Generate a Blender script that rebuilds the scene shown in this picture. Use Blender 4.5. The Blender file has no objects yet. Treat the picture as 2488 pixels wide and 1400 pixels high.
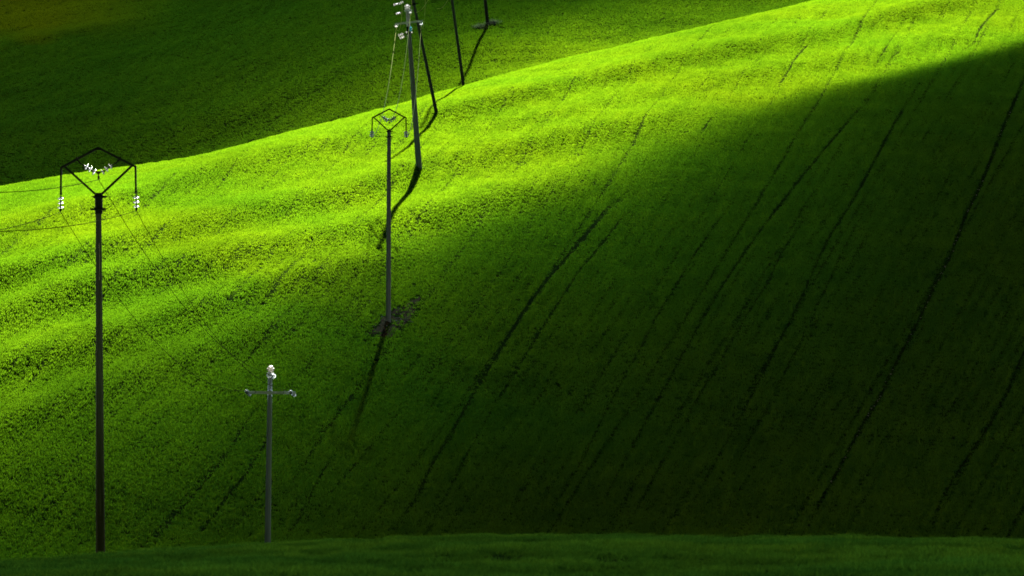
import bpy, bmesh, math, random
import numpy as np
from mathutils import Vector, Matrix

S = bpy.context.scene
COL = S.collection
rng = np.random.default_rng(7)
random.seed(7)
DQ = 1.0
DECK_Y, DECK_Z, DROP = 2400, 330, 335

# ------------------------------------------------------------------ camera
F = 200.0 / 36.0 * 2488.0           # focal length in photograph pixels
PITCH = math.radians(6.0)
FWD = np.array([0, math.cos(PITCH), math.sin(PITCH)])
UP = np.array([0, -math.sin(PITCH), math.cos(PITCH)])
SUN_E, SUN_A = math.radians(24.0), math.radians(0.9)
L = np.array([math.sin(SUN_A) * math.cos(SUN_E), math.cos(SUN_A) * math.cos(SUN_E), math.sin(SUN_E)])


def ray(u, v, d):
    """world point at photo pixel (u, v), depth d along the optical axis"""
    u, v, d = np.asarray(u, float), np.asarray(v, float), np.asarray(d, float)
    xs, ys = (u - 1244) / F, (700 - v) / F
    return np.stack([d * xs, d * (FWD[1] + ys * UP[1]), d * (FWD[2] + ys * UP[2])], -1)


def pix(p):
    p = np.asarray(p, float)
    dep = p @ FWD
    return 1244 + F * p[..., 0] / dep, 700 - F * (p @ UP) / dep, dep


def pchip(xk, yk, x):
    xk, yk, x = np.asarray(xk, float), np.asarray(yk, float), np.asarray(x, float)
    h = np.diff(xk); dl = np.diff(yk) / h
    m = np.zeros_like(yk)
    m[0], m[-1] = dl[0], dl[-1]
    for i in range(1, len(xk) - 1):
        if dl[i - 1] * dl[i] > 0:
            w1, w2 = 2 * h[i] + h[i - 1], h[i] + 2 * h[i - 1]
            m[i] = (w1 + w2) / (w1 / dl[i - 1] + w2 / dl[i])
    i = np.clip(np.searchsorted(xk, x) - 1, 0, len(xk) - 2)
    t = (x - xk[i]) / h[i]
    lo, hi = x < xk[0], x > xk[-1]
    r = ((1 + 2 * t) * (1 - t) ** 2 * yk[i] + t * (1 - t) ** 2 * h[i] * m[i]
         + t * t * (3 - 2 * t) * yk[i + 1] + t * t * (t - 1) * h[i] * m[i + 1])
    r = np.where(lo, yk[0] + m[0] * (x - xk[0]), r)
    return np.where(hi, yk[-1] + m[-1] * (x - xk[-1]), r)


def vnoise(x, y, seed=0):
    """smooth value noise, period-free, in -1..1"""
    xi, yi = np.floor(x).astype(np.int64), np.floor(y).astype(np.int64)
    fx, fy = x - xi, y - yi
    fx, fy = fx ** 3 * (fx * (fx * 6 - 15) + 10), fy ** 3 * (fy * (fy * 6 - 15) + 10)

    def hsh(a, b):
        n = (a * 374761393 + b * 668265263 + seed * 974711) & 0x7fffffff
        n = ((n ^ (n >> 13)) * 1274126177) & 0x7fffffff
        return ((n ^ (n >> 16)) & 0xffff) / 32767.5 - 1
    return ((hsh(xi, yi) * (1 - fx) + hsh(xi + 1, yi) * fx) * (1 - fy)
            + (hsh(xi, yi + 1) * (1 - fx) + hsh(xi + 1, yi + 1) * fx) * fy)


def fbm(x, y, seed=0, o=3):
    r = 0; a = 1.0; f = 1.0
    for k in range(o):
        r = r + a * vnoise(x * f, y * f, seed + k); a *= .5; f *= 2.03
    return r


def smooth(a, s, axis):
    n = int(3 * s) + 1
    k = np.exp(-.5 * (np.arange(-n, n + 1) / s) ** 2); k /= k.sum()
    pad = [(0, 0)] * a.ndim; pad[axis] = (n, n)
    b = np.pad(a, pad, mode='edge')
    return np.apply_along_axis(lambda q: np.convolve(q, k, 'valid'), axis, b)


# ------------------------------------------------------------------ terrain
UK = np.array([-1400, -700, 0, 245, 500, 650, 943, 1244, 1600, 2000, 2488, 3200, 3900.])
UK = UK.astype(float)


def ku(*v):
    return np.array(v, float)


V_F = ku(1388, 1384, 1376, 1360, 1342, 1333, 1318, 1312, 1313, 1316, 1321, 1328, 1335)   # near crest, photo row
V_C = ku(707, 582, 458, 416, 382, 339, 258, 173, 88, -4, -110, -230, -330)               # main crest row
D_C = ku(430, 445, 462, 470, 485, 500, 545, 610, 672, 740, 812, 880, 930)                # and depth
G = ku(.84, .85, .87, .89, .925, .95, 1.0, 1.035, 1.06, 1.08, 1.10, 1.12, 1.14)          # depth factor of hillside
DIP = ku(95, 90, 85, 80, 70, 60, 42, 30, 26, 26, 26, 26, 26)                             # px dip behind crest
D_B = ku(720, 715, 705, 700, 690, 680, 660, 690, 745, 815, 890, 960, 1010)               # back hill reappears
VALD = ku(60, 60, 64, 66, 100, 130, 170, 185, 200, 205, 205, 205, 205)                   # px drop of hidden valley


def dbase(v):
    return 291 * .1674 / (.124 - (700 - v) / F)


US = np.linspace(-1400, 3900, 620)
DS = np.concatenate([np.linspace(25, 90, 60, endpoint=False), np.linspace(90, 260, 130, endpoint=False),
                     np.linspace(260, 1400, 1500, endpoint=False), np.geomspace(1400, 2600, 60)])


def at_u(tab, u):
    return pchip(UK, tab, u)


def column(u):
    vf, vc, dc, g, dip, db, vd = (float(at_u(t, u)) for t in (V_F, V_C, D_C, G, DIP, D_B, VALD))
    k = [(15, 3300), (40, 1760), (78, 1405), (100, vf), (125, vf + .12 * vd)]
    d0 = dbase(vf + 20) * g
    k += [(.62 * d0, vf + .75 * vd), (.78 * d0, vf + vd), (.91 * d0, vf + .62 * vd)]
    rows = [vf + 15, 1180, 1000, 782, 600, 408, 250, 90]
    for r in rows:
        if r > vc + 85:
            k.append((float(dbase(r)) * g, r))
    k.append((dc, vc))
    k += [(dc + .5 * (db - dc), vc + dip), (db, vc + .25 * dip)]
    # back hill, constant slope
    m, T0 = .235, math.tan(PITCH) + (700 - (vc + .25 * dip)) / F
    for d in (db + 60, db + 140, db + 240, db + 360, db + 520):
        z = T0 * db + m * (d - db)
        k.append((d, 700 - F * (z / d - math.tan(PITCH))))
    d2 = db + 520; z2 = T0 * db + m * 520
    for d in (d2 + 150, d2 + 400, 2700 if d2 + 400 < 2600 else d2 + 700):
        z = z2 + 14 * (1 - math.exp(-(d - d2) / 200))
        k.append((d, 700 - F * (z / d - math.tan(PITCH))))
    k = np.array(k)
    return pchip(k[:, 0], k[:, 1], DS)


uk = np.linspace(-1400, 3900, 140)
VG = np.array([column(u) for u in uk]).T                     # rows DS x uk
VG = np.array([np.interp(US, uk, r) for r in VG])
VG = smooth(VG, 7, 1)
# equalise the smoothing along depth (hillside part only): a few metres
VG2 = smooth(VG, 6, 0)
w = np.clip((DS - 240) / 30, 0, 1)[:, None]
VG = VG * (1 - w) + VG2 * w
UU, DD = np.meshgrid(US, DS)
PW = ray(UU, VG, DD)

# undulations of the field, traced as the brow lines they make on the hillside
RIP = [
    ([-300, 0, 120, 281, 402, 522, 683, 844, 1000, 1290, 1500], [900, 788, 736, 691, 671, 639, 607, 575, 539, 470, 425], .50, 30),
    ([-300, 0, 241, 362, 522, 683, 844, 1027, 1151, 1271, 1422, 1543, 1693, 1800], [745, 690, 623, 583, 543, 511, 479, 404, 389, 365, 326, 307, 271, 250], .48, 26),
    ([-300, 0, 200, 333, 422, 563, 700, 860, 1000], [640, 570, 512, 478, 450, 402, 372, 340, 315], .36, 20),
    ([940, 1030, 1120, 1241, 1362, 1512, 1633, 1750, 1889, 2009, 2130, 2280, 2488], [300, 280, 271, 241, 217, 181, 151, 130, 102, 90, 51, 18, -30], .50, 17),
    ([1100, 1300, 1500, 1700, 1900, 2100, 2300, 2488], [330, 292, 248, 208, 165, 135, 95, 60], .26, 18),
    ([-300, 0, 200, 450, 700, 900, 1050], [1010, 900, 850, 770, 690, 640, 600], .42, 32),
    ([-300, 0, 300, 600, 850], [1150, 1040, 930, 820, 730], .25, 30),
]
ZO = np.zeros_like(VG)
onhill = np.clip((DD - at_u(G, UU) * 262) / 20, 0, 1) * np.clip((at_u(D_C, UU) + 12 - DD) / 14, 0, 1)
for xs, ys, A, wd in RIP:
    vk = np.interp(UU, xs, ys)
    fade = np.clip((UU - xs[0]) / 200, 0, 1) * np.clip((xs[-1] - UU) / 200, 0, 1)
    if xs[0] <= -300:
        fade = np.clip((xs[-1] - UU) / 200, 0, 1)
    q = (VG - vk) / (1.13 * wd)
    ZO += 1.85 * A * fade * np.where(q < 0, np.exp(-(q / 1.5) ** 2), np.exp(-q ** 2)) * onhill
X, Y = PW[..., 0], PW[..., 1]
rx, ry = X * .97 + Y * .22, Y * .97 - X * .22
ZO += .07 * fbm(rx / 16, ry / 11, 3, 3) * np.clip((DD - 200) / 60, 0, 1)
bk = np.clip((DD - at_u(D_C, UU) - 20) / 40, 0, 1)
ZO += bk * .2 * fbm(rx / 45, ry / 30, 11, 2)
ZO += .05 * fbm(X / 4, Y / 9, 21, 2) * np.clip(1 - (DD - 110) / 40, 0, 1)
PW[..., 2] += ZO
VV = pix(PW)[1]


def ground(u, d):
    """world point of the terrain at (photo column, depth)"""
    u, d = np.asarray(u, float), np.asarray(d, float)
    fu = (u - US[0]) / (US[1] - US[0]); iu = np.clip(fu.astype(int), 0, len(US) - 2); fu = (fu - iu)[..., None]
    idd = np.clip(np.searchsorted(DS, d) - 1, 0, len(DS) - 2); fd = ((d - DS[idd]) / (DS[idd + 1] - DS[idd]))[..., None]
    return ((PW[idd, iu] * (1 - fu) + PW[idd, iu + 1] * fu) * (1 - fd)
            + (PW[idd + 1, iu] * (1 - fu) + PW[idd + 1, iu + 1] * fu) * fd)


def seat(u, v, dlo, dhi):
    """terrain point seen at photo pixel (u, v) between two depths"""
    d = np.linspace(dlo, dhi, 800)
    p = ground(np.full_like(d, u), d)
    vv = pix(p)[1]
    i = int(np.argmin(np.abs(vv - v)))
    return p[i], d[i]


# ------------------------------------------------------------------ materials
def mat(name):
    m = bpy.data.materials.new(name); m.use_nodes = True
    nt = m.node_tree; nt.nodes.clear()
    out = nt.nodes.new('ShaderNodeOutputMaterial')
    return m, nt, out


def simple(name, col, rough=.6, metal=0., noise=.25, scale=6., spec=.5):
    m, nt, out = mat(name)
    b = nt.nodes.new('ShaderNodeBsdfPrincipled')
    tc = nt.nodes.new('ShaderNodeTexCoord')
    n = nt.nodes.new('ShaderNodeTexNoise'); n.inputs['Scale'].default_value = scale; n.inputs['Detail'].default_value = 5
    mp = nt.nodes.new('ShaderNodeMapping'); mp.inputs['Scale'].default_value = (1, 1, .25)
    cr = nt.nodes.new('ShaderNodeMix'); cr.data_type = 'RGBA'
    cr.inputs[6].default_value = [c * (1 - noise) for c in col] + [1]
    cr.inputs[7].default_value = [min(1, c * (1 + noise)) for c in col] + [1]
    nt.links.new(tc.outputs['Object'], mp.inputs[0]); nt.links.new(mp.outputs[0], n.inputs['Vector'])
    nt.links.new(n.outputs[0], cr.inputs[0])
    if spec == 0:
        b = nt.nodes.new('ShaderNodeBsdfDiffuse'); nt.links.new(cr.outputs[2], b.inputs[0]); nt.links.new(b.outputs[0], out.inputs[0])
        return m
    nt.links.new(cr.outputs[2], b.inputs['Base Color'])
    b.inputs['Roughness'].default_value = rough; b.inputs['Metallic'].default_value = metal
    b.inputs['Specular IOR Level'].default_value = spec
    nt.links.new(b.outputs[0], out.inputs[0])
    return m


def soil_mat():
    m, nt, out = mat('field_soil')
    b = nt.nodes.new('ShaderNodeBsdfDiffuse')
    tc = nt.nodes.new('ShaderNodeTexCoord')
    n = nt.nodes.new('ShaderNodeTexNoise'); n.inputs['Scale'].default_value = 1.3; n.inputs['Detail'].default_value = 8
    nt.links.new(tc.outputs['Object'], n.inputs['Vector'])
    r = nt.nodes.new('ShaderNodeValToRGB')
    r.color_ramp.elements[0].position = .35; r.color_ramp.elements[0].color = (.026, .050, .009, 1)
    r.color_ramp.elements[1].position = .7; r.color_ramp.elements[1].color = (.045, .085, .014, 1)
    nt.links.new(n.outputs[0], r.inputs[0]); nt.links.new(r.outputs[0], b.inputs['Color'])
    nt.links.new(b.outputs[0], out.inputs[0])
    return m


def grass_mat(name, refl, trans, tmix=.5):
    m, nt, out = mat(name)
    at = nt.nodes.new('ShaderNodeAttribute'); at.attribute_name = 'tint'
    outs = []
    for base in (refl, trans):
        c = nt.nodes.new('ShaderNodeMix'); c.data_type = 'RGBA'; c.blend_type = 'MULTIPLY'; c.inputs[0].default_value = 1
        c.inputs[6].default_value = tuple(base) + (1,)
        nt.links.new(at.outputs['Color'], c.inputs[7]); outs.append(c.outputs[2])
    d = nt.nodes.new('ShaderNodeBsdfDiffuse'); t = nt.nodes.new('ShaderNodeBsdfTranslucent')
    nt.links.new(outs[0], d.inputs[0]); nt.links.new(outs[1], t.inputs[0])
    mx = nt.nodes.new('ShaderNodeAddShader')
    nt.links.new(d.outputs[0], mx.inputs[0]); nt.links.new(t.outputs[0], mx.inputs[1])
    nt.links.new(mx.outputs[0], out.inputs[0])
    return m


def mesh_obj(name, verts, faces, m, parent=None, smooth_=False):
    me = bpy.data.meshes.new(name)
    me.from_pydata([tuple(map(float, v)) for v in verts], [], faces); me.update()
    if smooth_:
        me.shade_smooth()
    if m: me.materials.append(m)
    o = bpy.data.objects.new(name, me); COL.objects.link(o)
    if parent: o.parent = parent
    return o


def fast_mesh(name, verts, loops, per, m, smooth_=False):
    """verts Nx3, loops flat vertex indices, `per` corners per face"""
    me = bpy.data.meshes.new(name)
    nv, nl = len(verts), len(loops); nf = nl // per
    me.vertices.add(nv); me.vertices.foreach_set('co', np.ascontiguousarray(verts, np.float32).ravel())
    me.loops.add(nl); me.loops.foreach_set('vertex_index', np.ascontiguousarray(loops, np.int32).ravel())
    me.polygons.add(nf); me.polygons.foreach_set('loop_start', np.arange(0, nl, per, dtype=np.int32))
    if smooth_:
        me.polygons.foreach_set('use_smooth', np.ones(nf, bool))
    me.update(calc_edges=True)
    me.materials.append(m)
    o = bpy.data.objects.new(name, me); COL.objects.link(o)
    return o


def grid_loops(nr, nc):
    i = np.arange((nr - 1) * nc).reshape(nr - 1, nc)[:, :-1]
    return np.stack([i, i + 1, i + nc + 1, i + nc], -1).reshape(-1)


SOIL = soil_mat()
field = fast_mesh('ground', PW.reshape(-1, 3), grid_loops(len(DS), len(US)), 4, SOIL, True)
field['kind'] = 'structure'
# ------------------------------------------------------------------ tractor tracks (photo polylines on the ground)
TRACKS = [   # (points, width px, depth of the gap 0..1)
    ([(945, 1304), (1013, 1208), (1046, 1139), (1102, 1043), (1162, 942), (1214, 854), (1283, 741), (1338, 673), (1402, 596), (1444, 548), (1476, 509), (1508, 484), (1530, 464), (1580, 430)], 7.5, 1.),
    ([(1022, 1318), (1042, 1284), (1082, 1212), (1122, 1127), (1162, 1055), (1202, 987), (1279, 862), (1354, 741), (1402, 667), (1440, 622), (1476, 577), (1511, 532), (1540, 506), (1582, 469)], 5., .9),
    ([(1310, 1300), (1359, 1212), (1411, 1127), (1464, 1019), (1528, 894), (1560, 840), (1595, 770), (1643, 696), (1675, 638), (1736, 551), (1785, 487)], 5., .75),
    ([(1415, 1288), (1472, 1208), (1504, 1147), (1584, 999), (1661, 858), (1757, 694), (1807, 618), (1852, 555), (1930, 454), (1991, 380), (2039, 322), (2076, 280), (2109, 238), (2160, 187)], 5.5, .85),
    ([(1520, 1292), (1604, 1131), (1665, 1027), (1700, 962), (1811, 775), (1871, 679), (1900, 614), (1950, 543), (1996, 475)], 5., .75),
    ([(1640, 1300), (1780, 1050), (1914, 793), (1957, 704), (1993, 621), (2021, 568), (2079, 479), (2121, 400), (2172, 301), (2214, 238), (2254, 169)], 5.5, .85),
    ([(1700, 1300), (1850, 1020), (1971, 779), (2014, 686), (2043, 621), (2079, 550), (2121, 486), (2146, 436)], 4.5, .65),
    ([(1954, 1296), (1996, 1214), (2036, 1146), (2096, 1032), (2139, 964), (2168, 900), (2229, 789), (2268, 700), (2307, 629), (2343, 532), (2379, 461), (2400, 407), (2439, 307), (2488, 195), (2530, 100)], 7., 1.),
    ([(2253, 1296), (2286, 1221), (2313, 1168), (2411, 1023), (2446, 960), (2468, 900), (2520, 790)], 6., .85),
    ([(370, 1320), (385, 1300), (440, 1240), (500, 1170), (560, 1090), (610, 1010), (648, 965)], 6., .85),
    ([(480, 1310), (500, 1283), (551, 1206), (591, 1164), (617, 1121), (660, 1060)], 7., .9),
    ([(690, 1310), (700, 1296), (724, 1264), (784, 1147), (820, 1091)], 6., .8),
    ([(704, 1183), (760, 1100), (800, 1035), (857, 962), (890, 920)], 6., .75),
    ([(1022, 776), (1050, 738), (1077, 699)], 4., .7),
    ([(1116, 808), (1157, 747), (1200, 690)], 4., .5),
    ([(80, 1250), (150, 1165), (220, 1080)], 6., .6),
    ([(20, 1310), (90, 1225)], 6., .5), ([(600, 1290), (680, 1190)], 5., .5),
    ([(1880, 229), (1907, 187), (1931, 145), (1958, 115), (1979, 90)], 4.5, .9),
    ([(2121, 175), (2136, 142), (2160, 105), (2190, 63)], 4., .7),
    ([(2335, 130), (2365, 108), (2380, 72), (2416, 30), (2440, 0)], 5., .85),
    ([(1813, 175), (1844, 145), (1865, 127)], 4., .7),
    ([(1690, 345), (1720, 300), (1745, 272)], 5., .8), ([(1680, 240), (1720, 190), (1735, 160)], 4., .7),
    ([(380, 660), (400, 650), (412, 643)], 5., .9), ([(420, 690), (450, 684)], 4., .6),
    ([(887, 355), (893, 400), (897, 450)], 3.5, .45), ([(641, 440), (641, 500)], 3.5, .4), ([(1094, 308), (1101, 345)], 3.5, .7),
    ([(1085, 1290), (1180, 1110), (1290, 940)], 4., .3), ([(1220, 1290), (1320, 1090), (1440, 880)], 4., .3), ([(1180, 760), (1290, 640)], 4., .35),
    ([(1850, 1270), (1960, 1060), (2060, 860)], 4., .3), ([(2060, 1290), (2180, 1080)], 4., .35), ([(2130, 1290), (2230, 1120)], 4., .3),
    ([(860, 1230), (930, 1110), (1010, 990)], 4., .3), ([(2300, 300), (2240, 450), (2180, 590)], 4., .3),
]
FARTRACKS = [
    ([(560, 395), (603, 350), (683, 281), (764, 225), (824, 189)], 3.5, .5), ([(354, 382), (430, 325), (502, 281)], 3.5, .6),
    ([(425, 352), (482, 290)], 3.5, .5), ([(1210, 185), (1245, 146)], 3.5, .8), ([(1524, 68), (1580, 30)], 3.5, .6),
    ([(640, 330), (720, 262)], 3., .4), ([(730, 300), (850, 215)], 3., .4),
]
_RM = np.minimum.accumulate(VV, 0)


def lookup(A, u, d):
    iu = np.clip(np.rint((u - US[0]) / (US[1] - US[0])).astype(int), 0, len(US) - 1)
    i = np.clip(np.searchsorted(DS, d), 0, len(DS) - 1)
    return A[i, iu]


def track_gap(u, v, tracks):
    """0..1, how bare the ground is there because of a wheel track"""
    g = np.zeros(len(u)); n = fbm(u / 26, v / 17, 5, 2)
    for pts, wd, a in tracks:
        p = np.array(pts, float)
        y0, y1, x0, x1 = p[:, 1].min() - 12, p[:, 1].max() + 12, p[:, 0].min() - 12, p[:, 0].max() + 12
        idx = np.nonzero((v > y0) & (v < y1) & (u > x0) & (u < x1))[0]
        if not len(idx): continue
        uu, vv = u[idx], v[idx]
        best = np.full(len(idx), 1e9)
        for (ax, ay), (bx, by) in zip(p[:-1], p[1:]):
            dx, dy = bx - ax, by - ay
            t = np.clip(((uu - ax) * dx + (vv - ay) * dy) / (dx * dx + dy * dy), 0, 1)
            best = np.minimum(best, np.hypot(uu - ax - t * dx, vv - ay - t * dy))
        best += .8 * vnoise(uu / 9, vv / 9, 8)
        tt = np.clip(np.minimum(vv - p[:, 1].min(), p[:, 1].max() - vv) / np.maximum(30, .12 * np.ptp(p[:, 1])), .15, 1)
        k = np.clip(min(1, a * 1.12) * tt + .18 * n[idx], 0, 1)
        g[idx] = np.maximum(g[idx], k * np.clip((wd * .88 - best) / 1.6, 0, 1))
    return g


def bare(u, v):
    """the dug-over patch round the middle pole"""
    q = np.zeros(len(u))
    P = np.array([(886, 812), (930, 770), (960, 752), (1000, 728), (1024, 718), (1018, 742), (1000, 775), (975, 800), (950, 822), (925, 822)], float)
    ins = np.zeros(len(u), bool)
    j = len(P) - 1
    vv = v + 5 * vnoise(u / 12, v / 12, 4); uu = u + 6 * vnoise(u / 11, v / 9, 6)
    for i in range(len(P)):
        c = ((P[i, 1] > vv) != (P[j, 1] > vv)) & (uu < (P[j, 0] - P[i, 0]) * (vv - P[i, 1]) / (P[j, 1] - P[i, 1] + 1e-9) + P[i, 0])
        ins ^= c; j = i
    return ins


def sow(d0, d1, dens, uspan, slack, hide):
    """plant centres, even in world area over the part of the terrain the photo can see"""
    ulo, uhi = uspan
    area = (d1 * d1 - d0 * d0) / 2 * (uhi - ulo) / F
    n = int(area * dens)
    u = rng.uniform(ulo, uhi, n)
    d = np.sqrt(rng.uniform(d0 * d0, d1 * d1, n))
    v = lookup(VV, u, d)
    ok = (v <= lookup(_RM, u, d) + hide) & (v < 1400 + slack) & (v > -slack)
    return u[ok], d[ok]


def blades(name, u, d, nb, h, wd, spread, m, hs, tint, cls):
    """nb leaf triangles per plant; hs = height factor per plant, tint = colour per plant"""
    base = ground(u, d)
    n = len(u)
    i = np.repeat(np.arange(n), nb); k = n * nb
    az = rng.uniform(0, 2 * np.pi, k); r = spread * np.sqrt(rng.uniform(0, 1, k))
    b = base[i]; b[:, 0] += r * np.cos(az); b[:, 1] += r * np.sin(az); b[:, 2] -= .03
    hh = h * hs[i] * rng.uniform(.6, 1.25, k)
    laz = az + rng.normal(0, .9, k); lean = rng.uniform(.05, .75, k) * hh
    tip = b + np.stack([lean * np.cos(laz), lean * np.sin(laz), hh], -1)
    waz = rng.uniform(0, 2 * np.pi, k); ww = wd * rng.uniform(.6, 1.4, k) * .5
    wv = np.stack([ww * np.cos(waz), ww * np.sin(waz), np.zeros(k)], -1)
    mid = b * .45 + tip * .55; mid[:, 2] += .06 * hh
    verts = np.empty((k, 4, 3), np.float32)
    verts[:, 0] = b; verts[:, 1] = mid - wv; verts[:, 2] = tip; verts[:, 3] = mid + wv
    o = fast_mesh(name, verts.reshape(-1, 3), np.arange(k * 4), 4, m)
    a = o.data.attributes.new('tint', 'FLOAT_COLOR', 'FACE')
    c = np.ones((k, 4), np.float32)
    c[:, :3] = tint[i] * (rng.uniform(.75, 1.25, k)[:, None])
    a.data.foreach_set('color', c.ravel())
    o['kind'] = 'stuff'
    return o


def tints(p, sc, seed):
    a = fbm(p[:, 0] / sc, p[:, 1] / (sc * 1.6), seed, 3)[:, None]
    b = fbm((p[:, 0] - .1 * p[:, 1]) / .8, p[:, 1] / 7., seed + 9, 2)[:, None]
    y = np.array([1.22, 1.04, .9]); g = np.array([.82, .97, 1.1])
    k = np.clip(.5 + .36 * a + .14 * b, 0, 1)
    return (g * (1 - k) + y * k) * (1 + .10 * b)


CROP = grass_mat('crop_leaf', (.016, .096, .040), (.070, .140, .0015))
LAWN = grass_mat('meadow_leaf', (.026, .078, .020), (.042, .10, .005))

# the crop on the near hillside
u, d = sow(170, 900, 40.0 * DQ, (-330, 2860), 60, 26)
u2, d2 = sow(170, 350, 26.0 * DQ, (-330, 2860), 60, 26)      # thicker stand at the slope foot
u, d = np.concatenate([u, u2]), np.concatenate([d, d2])
dc = at_u(D_C, u)
s = d < dc + 16
u, d = u[s], d[s]
p = ground(u, d); v = pix(p)[1]
rx = (p[:, 0] - .09 * (p[:, 1] - 350)) / (1 + .0027 * (p[:, 1] - 350)); ry = p[:, 1] * .995 + p[:, 0] * .10   # rows fan slightly
lump = .5 * fbm(rx / .45, ry / 4.5, 31, 2) + .3 * fbm(rx / .5, ry / .9, 37, 2)
rowc = np.sin(rx * 2 * np.pi / .8) * np.clip(.55 + .6 * fbm(rx / 3, ry / 25, 39, 2), 0, 1.2) 
gap = track_gap(u, v, TRACKS)
ln = rx / 1.45 + .22 * np.sin(np.floor(rx / 1.45) * 12.9898) ; off = np.abs(ln - np.rint(ln)) * 1.45          # drill passes
strong = np.clip(.30 + .45 * np.sin(np.rint(ln) * 78.233) + .5 * fbm(np.rint(ln) * 7.3, ry / 16, 57, 2), 0, .62)
gap = np.maximum(gap, strong * np.clip((.15 - off) / .07, 0, 1))
bp = bare(u, v)
keep = (rng.uniform(0, 1, len(u)) < np.clip(.95 + .14 * lump + .26 * rowc, .5, 1) * (1 - .97 * gap)) & ~(bp & (rng.uniform(0, 1, len(u)) < .84 - .35 * lump))
u, d, p, lump, gap, bp = u[keep], d[keep], p[keep], lump[keep], gap[keep], bp[keep]
hs = np.clip(1 + .14 * lump + .22 * rowc[keep] + rng.normal(0, .07, len(u)), .45, 1.8) * np.where(bp, .95, 1) * (1 - .5 * gap)
blades('crop', u, d, 5, .155, .038, .11, CROP, hs, tints(p, 24, 51), 0)['label'] = 'dense bright green young crop covering the near hillside'

# the crop on the hill behind the crest
u, d = sow(600, 1400, 16 * DQ, (-330, 2860), 60, 26)
dc = at_u(D_C, u)
s = d > dc + 16
u, d = u[s], d[s]
p = ground(u, d); v = pix(p)[1]
lump = .4 * fbm((p[:, 0] - .1 * p[:, 1]) / .8, p[:, 1] / 6., 33, 2)
keep = rng.uniform(0, 1, len(u)) < np.clip(.85 + .3 * lump, .2, 1) * (1 - .95 * track_gap(u, v, FARTRACKS))
u, d, p, lump = u[keep], d[keep], p[keep], lump[keep]
v = pix(p)[1]
tc_ = tints(p, 40, 61)
yellow_mix = (np.clip((430 - u) / 300, 0, 1) * np.clip((120 - v - .06 * u + 25 * vnoise(u / 90, v / 25, 9)) / 45, 0, 1))[:, None]   # yellower tint towards the far left corner
tc_ = tc_ * (1 - yellow_mix) + np.array([2.1, 1.05, .5]) * yellow_mix
blades('far_crop', u, d, 5, .17, .065, .2, CROP, np.clip(1 + .3 * lump + rng.normal(0, .12, len(u)), .45, 1.8), tc_, 0)['label'] = 'dark green crop on the hill behind the bright crest'

# short meadow grass on the knoll in front
u, d = sow(60, 150, 260. * DQ, (-120, 2610), 40, 12)
p = ground(u, d); v = pix(p)[1]
lump = fbm(p[:, 0] / .5, p[:, 1] / 1.5, 35, 3)
pit = np.clip(1.25 - np.hypot((u - 1213) / 62, (v - 1357) / 11) + .3 * lump, 0, 1)
keep = rng.uniform(0, 1, len(u)) < np.clip(.85 + .3 * lump, .2, 1) * (1 - .9 * pit)
u, d, p, lump = u[keep], d[keep], p[keep], lump[keep]
patch = fbm(p[:, 0] / 3.2, p[:, 1] / 2.4, 73, 3)[:, None]
mt = tints(p, 3, 71) * (1 + .28 * patch + .1 * lump[:, None]) * np.where(patch > .25, np.array([1.12, 1., .9]), 1.)
blades('meadow_grass', u, d, 4, .095, .016, .04, LAWN, np.clip(1 + .4 * lump + .2 * patch[:, 0], .45, 1.9), np.clip(mt, .4, 1.7), 0)['label'] = 'short dark meadow grass on the knoll along the bottom'
# ------------------------------------------------------------------ unseen low clouds, shaped to throw the shade on the fields
# brightness the photograph shows on the near hillside: per photo column a list of (row, green level)
LIT = {
    -300: [(600, 200), (800, 178.6), (1000, 138.3), (1100, 120.1), (1300, 78.5)],
    60: [(500, 178.3), (700, 175.3), (800, 176.5), (900, 150.9), (1000, 119.0), (1100, 93.4), (1200, 77.6), (1300, 65.5)],
    250: [(500, 197.6), (700, 172.6), (800, 154.1), (900, 119.8), (1000, 97.4), (1100, 80.5), (1200, 66.4), (1300, 56.2)],
    500: [(400, 181.8), (600, 171.8), (700, 163.7), (800, 139.5), (900, 106.2), (1000, 80.6), (1100, 63.5), (1200, 53.5), (1300, 44.4)],
    750: [(330, 200), (510, 197.8), (610, 183.2), (670, 147.1), (730, 111.1), (810, 87.9), (910, 71.1), (1010, 58.7), (1110, 48.9), (1210, 41.9), (1310, 36.0)],
    1000: [(260, 200), (475, 200), (555, 190.2), (595, 149.3), (635, 112.7), (725, 81.6), (825, 65.0), (925, 53.4), (1125, 39.1), (1275, 29.7)],
    1250: [(190, 195.9), (400, 188.9), (478, 179.4), (508, 149.9), (538, 108.4), (588, 81.1), (678, 60.5), (828, 45.6), (1028, 33.8), (1228, 25.3), (1328, 22.2)],
    1500: [(138, 199.2), (318, 195.4), (378, 163.9), (418, 128.6), (468, 95.0), (518, 76.8), (568, 65.5), (718, 48.6), (918, 35.7), (1118, 28.4), (1298, 23.3)],
    1750: [(60, 180.7), (230, 187.3), (260, 174.2), (290, 135.8), (340, 90.0), (420, 64.3), (600, 44.5), (800, 34.1), (1000, 27.4), (1250, 22.2)],
    2000: [(0, 198.6), (180, 200), (205, 181.9), (225, 114.1), (250, 71.4), (290, 58.8), (400, 48.2), (600, 37.9), (800, 30.3), (1000, 25.4), (1250, 21.7)],
    2250: [(0, 200), (130, 200), (152, 186.5), (165, 117.2), (185, 57.3), (230, 44.9), (400, 34.9), (600, 29.3), (800, 26.0), (1000, 23.8), (1250, 22.2)],
    2470: [(0, 193.3), (75, 193.0), (96, 174.4), (110, 111.5), (128, 51.1), (180, 42.8), (400, 29.8), (600, 26.6), (800, 26.5), (1200, 22.7)],
    2800: [(0, 188.0), (10, 171.0), (25, 114.1), (50, 47.5), (300, 30.4), (800, 23.8), (1200, 19.1)],
}
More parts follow.
